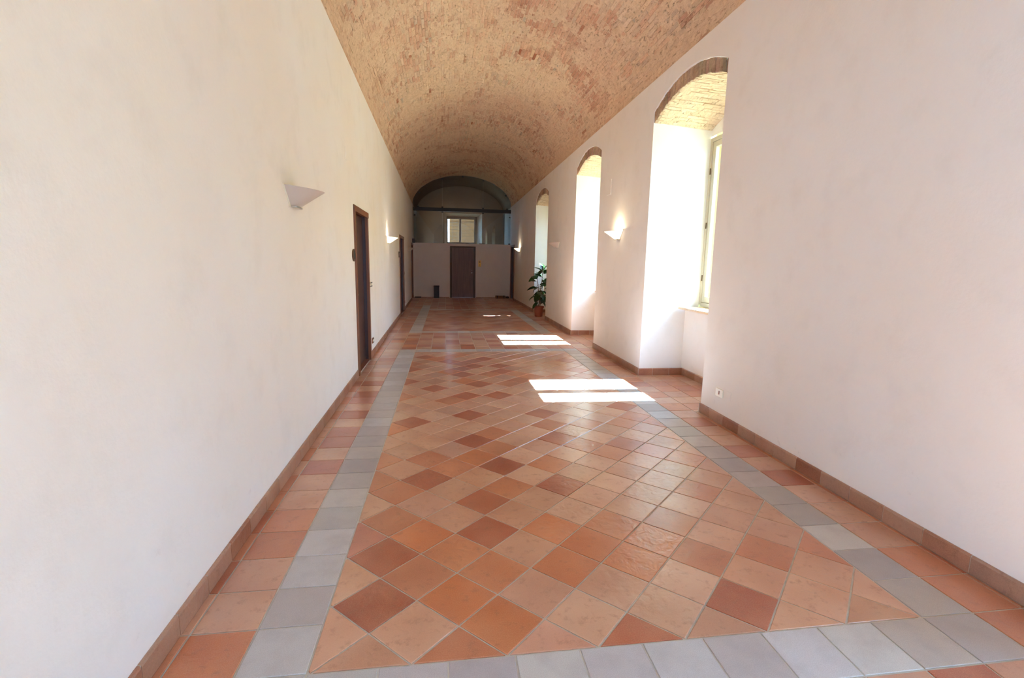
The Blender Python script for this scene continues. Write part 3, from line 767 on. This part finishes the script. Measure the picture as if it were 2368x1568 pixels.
# ---------------------------------------------------------------- doors
def side_door(k, y0, y1, z1, sgn, X, leafdepth=.10):
    d = st('door_%d' % k, (X((y0+y1)/2), (y0+y1)/2, 0)); s = sgn   # s: +1 faces +x (left wall), -1 faces -x
    def bx(u0_, u1_, a, c, za, zb_, bev=.004):  # u measured from the wall plane into the corridor
        b = B(); xm = X((a+c)/2); p, q = xm+s*u0_, xm+s*u1_; return b.box(min(p, q), max(p, q), a, c, za, zb_, bev)
    F = .075
    bx(-.02, .02, y0-.03, y0+F-.03, 0, z1+.0).out('door_casing', M['wood_frame'], d)
    bx(-.02, .02, y1-F+.03, y1+.03, 0, z1).out('door_casing', M['wood_frame'], d)
    bx(-.02, .02, y0-.03, y1+.03, z1-F+.03, z1+.03).out('door_casing', M['wood_frame'], d)
    bx(-leafdepth-.02, -.02, y0+.003, y0+.03, 0.001, z1-.003).out('jamb_lining', M['wood_leaf'], d)
    bx(-leafdepth-.02, -.02, y1-.03, y1-.003, 0.001, z1-.003).out('jamb_lining', M['wood_leaf'], d)
    bx(-leafdepth-.02, -.02, y0+.03, y1-.03, z1-.03, z1-.003).out('head_lining', M['wood_leaf'], d)
    leaf = bx(-leafdepth-.015, -leafdepth+.03, y0+.034, y1-.034, .012, z1-.034).out('door_leaf', M['wood_leaf'], d)
    hy = y0+.12; xf = X(hy)+s*(-leafdepth+.03)
    B().box(min(xf, xf+s*.008), max(xf, xf+s*.008), hy-.02, hy+.02, .93, 1.13, .003).tube([(xf, hy, 1.05), (xf+s*.05, hy, 1.05), (xf+s*.055, hy+.11, 1.05)], .009).out('handle', M['chrome'], leaf)
    B().lathe((xf, hy, 1.19), [(.018, 0), (.018, s*.012), (.0, s*.014)], 14, 'x').out('keyhole_cover', M['chrome'], leaf)
    B().box(X(y0)-.13, X(y0)+.13, y0+.03, y1-.03, .0015, .006) if 0 else None
    bx(-.16, -.005, y0+.03, y1-.03, 0.002, .010, .002).out('threshold', M['threshold'], d)
for i, (a, c, z) in enumerate(DOORS): side_door(i+1, a, c, z, 1, XL)
side_door(4, *DOORR, -1, XR)
# panelled door in the end partition
d = st('door_5', (1.245, YE, 0))
for x0, x1, z0, z1 in ((dx0-.03, dx0+.055, 0, dz+.02), (dx1-.055, dx1+.03, 0, dz+.02), (dx0+.055, dx1-.055, dz-.05, dz+.02)):
    B().box(x0, x1, YE-.025, YE+.10, z0, z1, .004).out('door_casing', M['wood_edge'], d)
leaf = B().box(dx0+.06, dx1-.06, YE+.01, YE+.05, .01, dz-.055, .003).out('door_leaf', M['wood_end'], d)
lx0, lx1 = dx0+.14, dx1-.20; px = (lx1-lx0)/3; pz = (dz-.30)/7
for i in range(3):
    for j in range(7):
        x, z = lx0+i*px, .14+j*pz; e = .028
        b = B(); y = YE+.012
        b.box(x+e, x+px-e, y-.018, y, z+e, z+e+.022, .002).box(x+e, x+px-e, y-.018, y, z+pz-e-.022, z+pz-e, .002).box(x+e, x+e+.022, y-.018, y, z+e+.022, z+pz-e-.022, .002).box(x+px-e-.022, x+px-e, y-.018, y, z+e+.022, z+pz-e-.022, .002)
        b.box(x+.085, x+px-.085, y-.012, y, z+.085, z+pz-.085, .004)
        b.out('panel', M['wood_end'], leaf)
for z, r in ((1.175, .014), (1.065, .024)): B().lathe((1.628, YE+.01, z), [(r*.5, 0), (r*.5, -.03), (r, -.036), (r*.9, -.055), (0, -.06)], 16, 'y').out('knob', M['chrome'], leaf)

# ---------------------------------------------------------------- wall sconces
def sconce(X, s, yc, zt, lit, label, grp):
    x = X(yc); t = thing('wall_sconce', label, 'wall lamp', (x, yc, zt-.14), grp)
    at, ab, pt, pb, H = .205, .075, .215, .045, .128
    n = 20
    def outline(a, p, k):
        pts = []
        for i in range(n+1):
            th = PI*i/n; cx_, sy = math.cos(th), math.sin(th)
            pts.append((abs(sy)**1.25*p+.012, -a*(abs(cx_)**1.0)*(1 if cx_ > 0 else -1)))
        return pts
    vs = []; nl = 6; lay = []
    for shell in (0, 1):
        for j in range(nl+1):
            f = j/nl; a = ab+(at-ab)*f; p = pb+(pt-pb)*(f**.9); z = zt-H+H*f-(.0 if f < 1 else 0)
            for u, v in outline(a-shell*.004, p-shell*.004, 0):
                dz_ = -.018*(u/pt) * f      # rim dips a little to the tip
                vs.append(vec(x+s*u, yc+v, z+dz_))
    m = n+1; L = (nl+1)*m; fs = []
    for sh in (0, 1):
        for j in range(nl):
            for i in range(n): a = sh*L+j*m+i; fs.append([a, a+1, a+m+1, a+m])
    for i in range(n): a = nl*m+i; fs.append([a, a+1, L+a+1, L+a]); fs.append([i, i+1, L+i+1, L+i])
    for j in range(nl):
        for i in (0, n): a = j*m+i; fs.append([a, a+m, L+a+m, L+a])
    piece('shade', vs, fs, M['shade_on' if lit else 'shade_off'], t, smooth=False)
    # white back plate and base dish
    pl = [(-at-.012, zt+.008), (at+.012, zt+.008), (ab+.01, zt-H-.006), (-ab-.01, zt-H-.006)]
    vs = [vec(x+s*.001, yc+a, z) for a, z in pl]+[vec(x+s*.012, yc+a, z) for a, z in pl]
    piece('back_plate', vs, [(0, 1, 2, 3), (4, 5, 6, 7), (0, 1, 5, 4), (1, 2, 6, 5), (2, 3, 7, 6), (3, 0, 4, 7)], M['white_plastic'], t)
    b = B(); b.box(min(x+s*.012, x+s*.05), max(x+s*.012, x+s*.05), yc-ab, yc+ab, zt-H-.012, zt-H-.001, .002)
    b.out('bottom_clip', M['chrome'], t)
    B().tube([(x+s*.06, yc-.05, zt-.07), (x+s*.06, yc+.05, zt-.07)], .008).out('bulb', M['shade_on' if lit else 'white_plastic'], t)
    if lit:
        l = bpy.data.lights.new('lamp_glow', 'POINT'); l.energy = lit; l.color = (1, .86, .62); l.shadow_soft_size = .02
        q = bpy.data.objects.new('lamp_glow', l); C.objects.link(q); q.parent = t; q.location = (s*.06, 0, .10)
G = 'wall lamps with fan-shaped glass shades'
sconce(XL, 1, 2.16, 2.01, 0, 'unlit fan-shaped wall lamp on the left wall, nearest the camera', G)
sconce(XL, 1, 8.86, 2.0, 10, 'lit fan-shaped wall lamp on the left wall between the two brown doors', G)
sconce(XL, 1, 16.1, 1.99, 0, 'small unlit wall lamp on the left wall beyond the second brown door', G)
sconce(XR, -1, 5.73, 2.03, 10, 'lit fan-shaped wall lamp on the right wall between the first and second arched niche', G)
sconce(XR, -1, 10.05, 2.02, 0, 'unlit wall lamp on the right wall between the second niche and the potted plant', G)
sconce(XR, -1, 16.45, 2.06, 10, 'lit wall lamp on the right wall near the dark end partition', G)

# ---------------------------------------------------------------- small wall fittings
def plate(X, s, y0, y1, z0, z1, name, label, cat, mat, t=.012, extra=None, group=None):
    x = X((y0+y1)/2); th = thing(name, label, cat, (x, (y0+y1)/2, (z0+z1)/2), group)
    a, c = x, x+s*t; B().box(min(a, c), max(a, c), y0, y1, z0, z1, min(.003, t*.4)).out('cover', mat, th)
    if extra: extra(th, x+s*t, s)
    return th
x = XL(4.655); t = thing('round_plaque', 'round bronze plaque beside the first brown door', 'plaque', (x, 4.66, 1.567))
B().lathe((x, 4.66, 1.567), [(.0, .001), (.075, .001), (.078, .012), (.070, .018), (.0, .018)], 32, 'x').out('disc', M['bronze'], t)
B().lathe((x, 4.66, 1.567), [(.050, .018), (.048, .021), (.0, .021)], 32, 'x').out('centre', M['black'], t)
plate(XL, 1, 11.72, 11.95, 1.60, 1.755, 'door_plaque', 'rectangular bronze plaque beside the second brown door', 'plaque', M['bronze'], .02,
      lambda th, x, s: B().box(x, x+.003, 11.76, 11.91, 1.63, 1.72).out('inset', M['chrome'], th))
plate(XL, 1, 11.78, 11.90, 1.36, 1.40, 'name_tag', 'small metal name tag under the plaque by the second door', 'sign', M['chrome'], .012)
def rockers(z, ya, yb):
    def f(th, x, s):
        for q in (-1, 1): B().box(min(x, x+s*.006), max(x, x+s*.006), ya+.012, yb-.012, z+q*.027-.007, z+q*.027+.007, .001).out('dark_insert', M['black'], th)
        B().box(min(x, x+s*.007), max(x, x+s*.007), ya+.014, yb-.014, z-.017, z+.017, .002).out('rocker', M['white_plastic'], th)
    return f
plate(XL, 1, 5.965, 6.055, 1.10, 1.18, 'light_switch', 'white switch plate right of the first brown door, nearer one', 'switch', M['white_plastic'], .012, rockers(1.14, 5.965, 6.055))
plate(XL, 1, 6.13, 6.25, 1.098, 1.178, 'light_switch', 'white switch plate right of the first brown door, farther one', 'switch', M['white_plastic'], .012, rockers(1.138, 6.13, 6.25))
plate(XL, 1, 6.15, 6.28, .205, .29, 'wall_socket', 'small brown socket low on the wall after the first door', 'socket', M['red_plastic'], .012, rockers(.247, 6.15, 6.28))
plate(XL, 1, 13.64, 13.74, 1.10, 1.18, 'light_switch', 'switch plate right of the second brown door', 'switch', M['red_plastic'], .014)
plate(XL, 1, 13.68, 13.80, .21, .29, 'wall_socket', 'small socket low on the wall after the second door', 'socket', M['red_plastic'], .014)
def slot(th, x, s):
    B().box(x-.005, x, 2.598, 2.609, .28, .315, .001).out('slot', M['red_plastic'], th)
    B().box(x-.002, x, 2.548, 2.585, .265, .33, .0008).out('insert', M['white_plastic'], th)
plate(XR, -1, 2.545, 2.668, .255, .335, 'wall_socket', 'bright ivory socket low on the right wall by the first niche', 'socket', M['white_plastic'], .010, slot)
plate(XR, -1, 2.42, 2.495, .262, .345, 'blank_plate', 'painted-over blank plate beside the ivory socket', 'plate', M['plaster'], .004)
plate(XR, -1, 6.20, 6.38, 2.64, 2.88, 'wall_hatch', 'painted-over hatch high on the right wall above the first lit lamp', 'plate', M['plaster'], .006)
plate(XL, 1, 4.36, 4.44, 2.65, 2.79, 'wall_hatch', 'painted-over hatch high on the left wall above the first door', 'plate', M['plaster'], .005)
# brass intercom on the partition
t = thing('intercom', 'brass intercom plate on the end partition right of the panelled door', 'intercom', (1.96, YE, 1.45))
B().box(1.905, 2.02, YE-.014, YE, 1.32, 1.59, .005).out('plate', M['brass'], t)
B().lathe((1.965, YE-.014, 1.525), [(.03, 0), (.03, -.006), (.0, -.008)], 18, 'y').out('speaker', M['black'], t)
for z in (1.42, 1.385, 1.35): B().box(1.945, 1.985, YE-.018, YE-.014, z-.009, z+.009, .002).out('button', M['bronze'], t)

# ---------------------------------------------------------------- floor-standing things
t = thing('waste_bin', 'tall dark square bin against the end partition left of the door', 'bin', (.137, YE-.16, 0))
B().box(.025, .25, YE-.27, YE-.05, .0, .46, .008).out('body', M['bin'], t)
B().box(.018, .257, YE-.277, YE-.043, .46, .515, .008).out('lid', M['bin'], t)
B().box(.09, .185, YE-.280, YE-.277, .475, .50).out('flap', M['black'], t)
t = thing('door_sill_block', 'low rough wooden block on the floor at the right end of the partition', 'block', (2.9, YE-.2, 0))
B().box(2.63, 3.06, YE-.30, YE-.12, .0, .115, .01).out('block', M['block'], t)
for xx in (2.70, 2.99): B().box(xx-.02, xx+.02, YE-.305, YE-.115, -.0, .118, .003).out('strap', M['bin'], t)
t = thing('doormat_roll', 'dark rolled cloth lying beside the wooden block', 'cloth', (3.15, YE-.2, 0))
B().tube([(3.08, YE-.22, .045), (3.14, YE-.2, .05), (3.22, YE-.19, .045)], [.038, .048, .036], 12).out('roll', M['bin'], t)
t = thing('floor_block', 'low dark block on the floor at the left end of the partition', 'block', (-.62, YE-.15, 0))
B().box(-.76, -.50, YE-.22, YE-.08, 0, .045, .006).out('block', M['bin'], t)
t = thing('wall_box', 'small dark box on the left wall above the last door', 'box', (XL(18.8), 18.8, 2.3))
B().box(XL(18.8), XL(18.8)+.10, 18.72, 18.9, 2.25, 2.42, .006).out('case', M['bin'], t)

# ---------------------------------------------------------------- potted rubber plant in the third niche
PX, PY = 3.165, 12.02
pt = thing('potted_plant', 'tall broad-leaved rubber plant in a terracotta-coloured pot in the third niche', 'plant', (PX, PY, 0))
b = B(); b.lathe((PX, PY, 0), [(.0, .002), (.105, .002), (.110, .01), (.133, .25), (.146, .25), (.150, .258), (.150, .298), (.143, .303), (.132, .298), (.128, .262), (.0, .262)], 32)
b.out('pot', M['pot'], pt, smooth=False)
B().lathe((PX, PY, 0), [(.127, .268), (.08, .275), (.0, .28)], 24).out('soil', M['soil'], pt)
rr = random.Random(5)
stems = [((-.03, .02), (-.06, -.05), 1.12), ((.02, -.02), (.06, -.08), 1.28), ((.05, .03), (.16, .02), 1.05), ((-.01, -.04), (-.02, -.12), .80)]
spts = []
for (a, c), (e, f), h in stems:
    P = []
    for i in range(9):
        q = i/8; P.append(vec(PX+a+(e-a)*q+.015*math.sin(q*7+a*90), PY+c+(f-c)*q+.012*math.cos(q*5), .26+(h-.26)*q))
    spts.append(P); B().tube(P, [.013-.006*i/8 for i in range(9)], 8).out('stem', M['stem'], pt)
def leaf_mesh():
    vs = []; fs = []; nu, nv = 10, 4
    for i in range(nu+1):
        u = i/nu; w = .5*math.sin(PI*min(1, u**.82))**.7*(.98 if u < 1 else 0)*.62
        for j in range(-nv, nv+1):
            v = j/nv; vs.append((u, v*w, -.22*u*u+abs(v)**1.3*w*.30))
    m = 2*nv+1
    for i in range(nu):
        for j in range(m-1): a = i*m+j; fs.append((a, a+1, a+m+1, a+m))
    return meshf('leaf', vs, fs, True)
LM = leaf_mesh(); LM.materials.append(M['leaf'])
def add_leaf(P, az, el, size, roll=0.):
    """leaf blade with a short stalk; az heading, el elevation of the blade"""
    d = vec(math.cos(az)*math.cos(el), math.sin(az)*math.cos(el), math.sin(el)); s0 = P+d*.05
    B().tube([P, P+d*.03+vec(0, 0, .01), s0+d*.01], .0035, 6).out('leaf_stalk', M['stem'], pt)
    q = Matrix.Translation(s0-vec(PX, PY, 0))@(Matrix.Rotation(az, 4, 'Z')@Matrix.Rotation(-el, 4, 'Y')@Matrix.Rotation(roll, 4, 'X'))@Matrix.Diagonal((size, size, size, 1))
    o = bpy.data.objects.new('leaf', LM); C.objects.link(o); o.parent = pt; o.matrix_local = q
for si, P in enumerate(spts):
    for i in range(9 if si < 3 else 5):
        k = 2.6+5.4*i/(8 if si < 3 else 4); a = int(min(k, 7.99)); p = P[a].lerp(P[a+1], k-a)
        az = i*2.4+si*1.3+rr.uniform(-.3, .3); el = -.75+1.5*(i/8)+rr.uniform(-.2, .2)
        add_leaf(p, az, el, rr.uniform(.26, .34), rr.uniform(-.6, .6))
top = spts[1][-1]
add_leaf(top, 2.2, 1.25, .22); add_leaf(top, -.3, 1.0, .26); add_leaf(top, 3.4, .55, .27); add_leaf(spts[0][-1], 3.2, -.35, .24, .9); add_leaf(spts[0][-3], 3.0, -.9, .24)

# ---------------------------------------------------------------- outside: courtyard ground and the buildings seen through windows
b = B(); b.quad((XO, -30, -.6), (60, -30, -.6), (60, 50, -.6), (XO, 50, -.6))
o = b.out('ground', M['ext_ground'], center=False); o['kind'] = 'structure'
b = B(); b.box(16, 18, -20, 18, -.6, 6)
t = thing('courtyard_building', 'pale yellow building across the courtyard outside the niche windows', 'building', (17, 10, -.6)); b.out('wall', M['ext_plaster'], t)
for i in range(14): B().box(15.97, 16.0, -18+i*4, -16.8+i*4, 1, 3).out('window', M['steel'], t)
t = thing('ochre_building', 'ochre building outside the grilled window at the far end', 'building', (3, YF+2.4, -.6))
B().box(.735, 6.0, YF+2.0, YF+2.8, -.6, 12).out('wall', M['ochre'], t)
B().box(.735, 6.0, YF+1.94, YF+2.0, 3.62, 3.74).out('ledge', M['ochre'], t)
ochre_b = t
b = B(); b.quad((-8, YF+.6, -.6), (XO, YF+.6, -.6), (XO, 50, -.6), (-8, 50, -.6)); o = b.out('ground', M['ext_ground'], center=False); o['kind'] = 'structure'
B().box(4.46, 5.2, YF+.6, YF+2.0, -.6, 12).out('added_shade_wall', M['ochre'], ochre_b)  # unseen wall added to block sun and keep the ochre face dim
